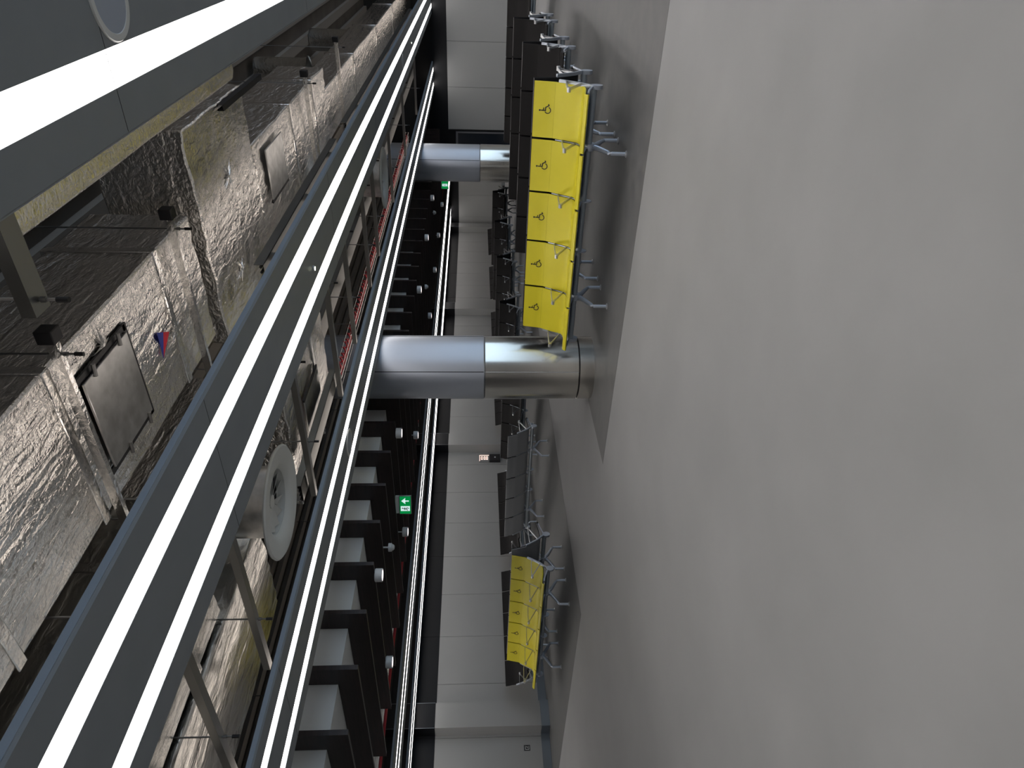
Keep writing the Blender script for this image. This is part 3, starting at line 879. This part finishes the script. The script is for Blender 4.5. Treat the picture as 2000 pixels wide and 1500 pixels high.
place = ['nearest the bottom left', 'before the round diffuser', 'just past the round diffuser', 'above the near column', 'just right of the near column', 'halfway to the far column', 'near the far diffuser', 'past the far diffuser', 'toward the right wall', 'closest to the right wall']
for y, nm in zip((1.86, 2.55, 4.07, 5.42, 6.38, 7.7, 8.6, 10.6, 13.0, 16.0), place):
    strut_x(-3.95, -2.3, y, 2.76, 'steel channel between the second and third ceiling beams, %s' % nm, (-2.5, -3.475) if y < 3 else (-2.75,) if 4.2 < y < 5.9 else (-2.68, -3.40))
strut_x(-1.03, -.15, 1.83, 2.76, 'wide steel channel end poking out beside the nearest beam', (-.99,), .08)
strut_x(KX(-2.12), KX(-1.25), KX(2.02), KZ(2.95)-.075, 'steel channel under the big foil duct, nearer one', (KX(-1.30), KX(-2.09)), .028, True)
strut_x(KX(-2.12), KX(-1.25), KX(3.10), KZ(2.95)-.075, 'steel channel under the big foil duct, farther one', (KX(-1.30), KX(-2.09)), .028, True)
strut_x(KX(-2.12), KX(-1.25), KX(7.9), KZ(2.97)-.075, 'steel channel under the narrower foil duct', (KX(-1.30), KX(-2.09)), .028, True)
strut_x(KX(-2.12), KX(-1.25), KX(6.2), KZ(2.95)-.075, 'steel channel under the duct past the cross duct', (KX(-1.30), KX(-2.09)), .028, True)
t = thing('support_channel', 'dark steel channel lying along the cross duct beside the nearest beam', 'support channel', (KX(-.985), KX(4.45), KZ(2.93)-.06), 0)
channel(t, 1.0, 'y', 'dark_plastic')
def tray(x, y0, y1, z, w, label, m='strut', n=4, foot=None):
    t = thing('cable_tray', label, 'cable tray', (x, (y0+y1)/2, z))
    L = y1-y0
    bm = nb(); add_box(bm, -w/2, -w/2+.004, -L/2, L/2, 0, .06); add_box(bm, w/2-.004, w/2, -L/2, L/2, 0, .06); add_box(bm, -w/2, w/2, -L/2, L/2, 0, .003)
    obj('tray', mesh(bm, 'tray', m), t)
    for k in range(n):
        bm = nb(); xx = -w/2 + w*(k+.5)/n
        add_tube(bm, [(xx, -L/2, .02), (xx+.004, 0, .022), (xx, L/2, .02)], .009, 8)
        obj('cable', mesh(bm, 'cable', 'dark_plastic'), t)
    if foot:
        for yy in (-L*.4, 0, L*.4):
            boxo('foot_bracket', m, -.02, .02, yy-.02, yy+.02, foot-z, -.0005, t)
    return t
tray(-1.93, 3.9, 6.6, 2.78, .14, 'grey cable tray along the edge of the second beam past the cross duct', foot=2.688)
tray(-1.93, 7.2, 16.0, 2.78, .12, 'grey cable tray along the edge of the second beam, farther section', foot=2.688)
tray(-3.78, 3.9, 5.5, 2.815, .16, 'grey cable tray along the edge of the third beam near the foil duct')
tray(-3.55, 5.9, 19.0, 3.0, .22, 'long grey cable tray between the second and third beams')
# wire basket with red cables
t = thing('wire_basket', 'wire basket tray filled with coiled red cable, between the second and third beams', 'cable tray', (-4.34, 10.3, 2.95))
bm = nb()
for sx in (-.08, 0, .08):
    add_tube(bm, [(sx, -4.1, 0), (sx, 5.4, 0)], .003, 5)
for sx in (-.08, .08):
    add_tube(bm, [(sx, -4.1, .06), (sx, 5.4, .06)], .003, 5)
y = -4.1
while y < 5.4:
    add_tube(bm, [(-.08, y, .07), (-.08, y, 0), (.08, y, 0), (.08, y, .07)], .0025, 4); y += .13
obj('basket', mesh(bm, 'basket', 'galv'), t)
for yy in (-3, 0, 3):
    bm = nb(); add_tube(bm, [(.085, yy, .0), (.085, yy, ZS-.02-2.95)], .005, 6)
    obj('hanger_rod', mesh(bm, 'hanger_rod', 'rod'), t)
for q in range(3):
    bm = nb(); pts = []
    for k in range(420):
        a = k*.42+q*2.1
        pts.append((.04*math.cos(a)+.02*math.sin(k*.05+q), -4.05+k*.0222, .05+.035*math.sin(a)))
    add_tube(bm, pts, .011, 5)
    obj('red_cable', mesh(bm, 'red_cable', 'red_cable'), t)
# concrete downstand along the slab in the same gap
t = thing('roof_beam', 'pale steel roof beam under the slab between the second and third ceiling beams', 'roof beam', (-3.05, 12, ZS-.38-.07))
bm = nb(); add_prism(bm, [(-.12, 0), (.12, 0), (.12, .02), (.02, .03), (.02, .34), (.12, .35), (.12, .37), (-.12, .37), (-.12, .35), (-.02, .34), (-.02, .03), (-.12, .02)], 'y', -6.1, 8.8)
obj('steel_section', mesh(bm, 'steel_section', 'slab_rib'), t)
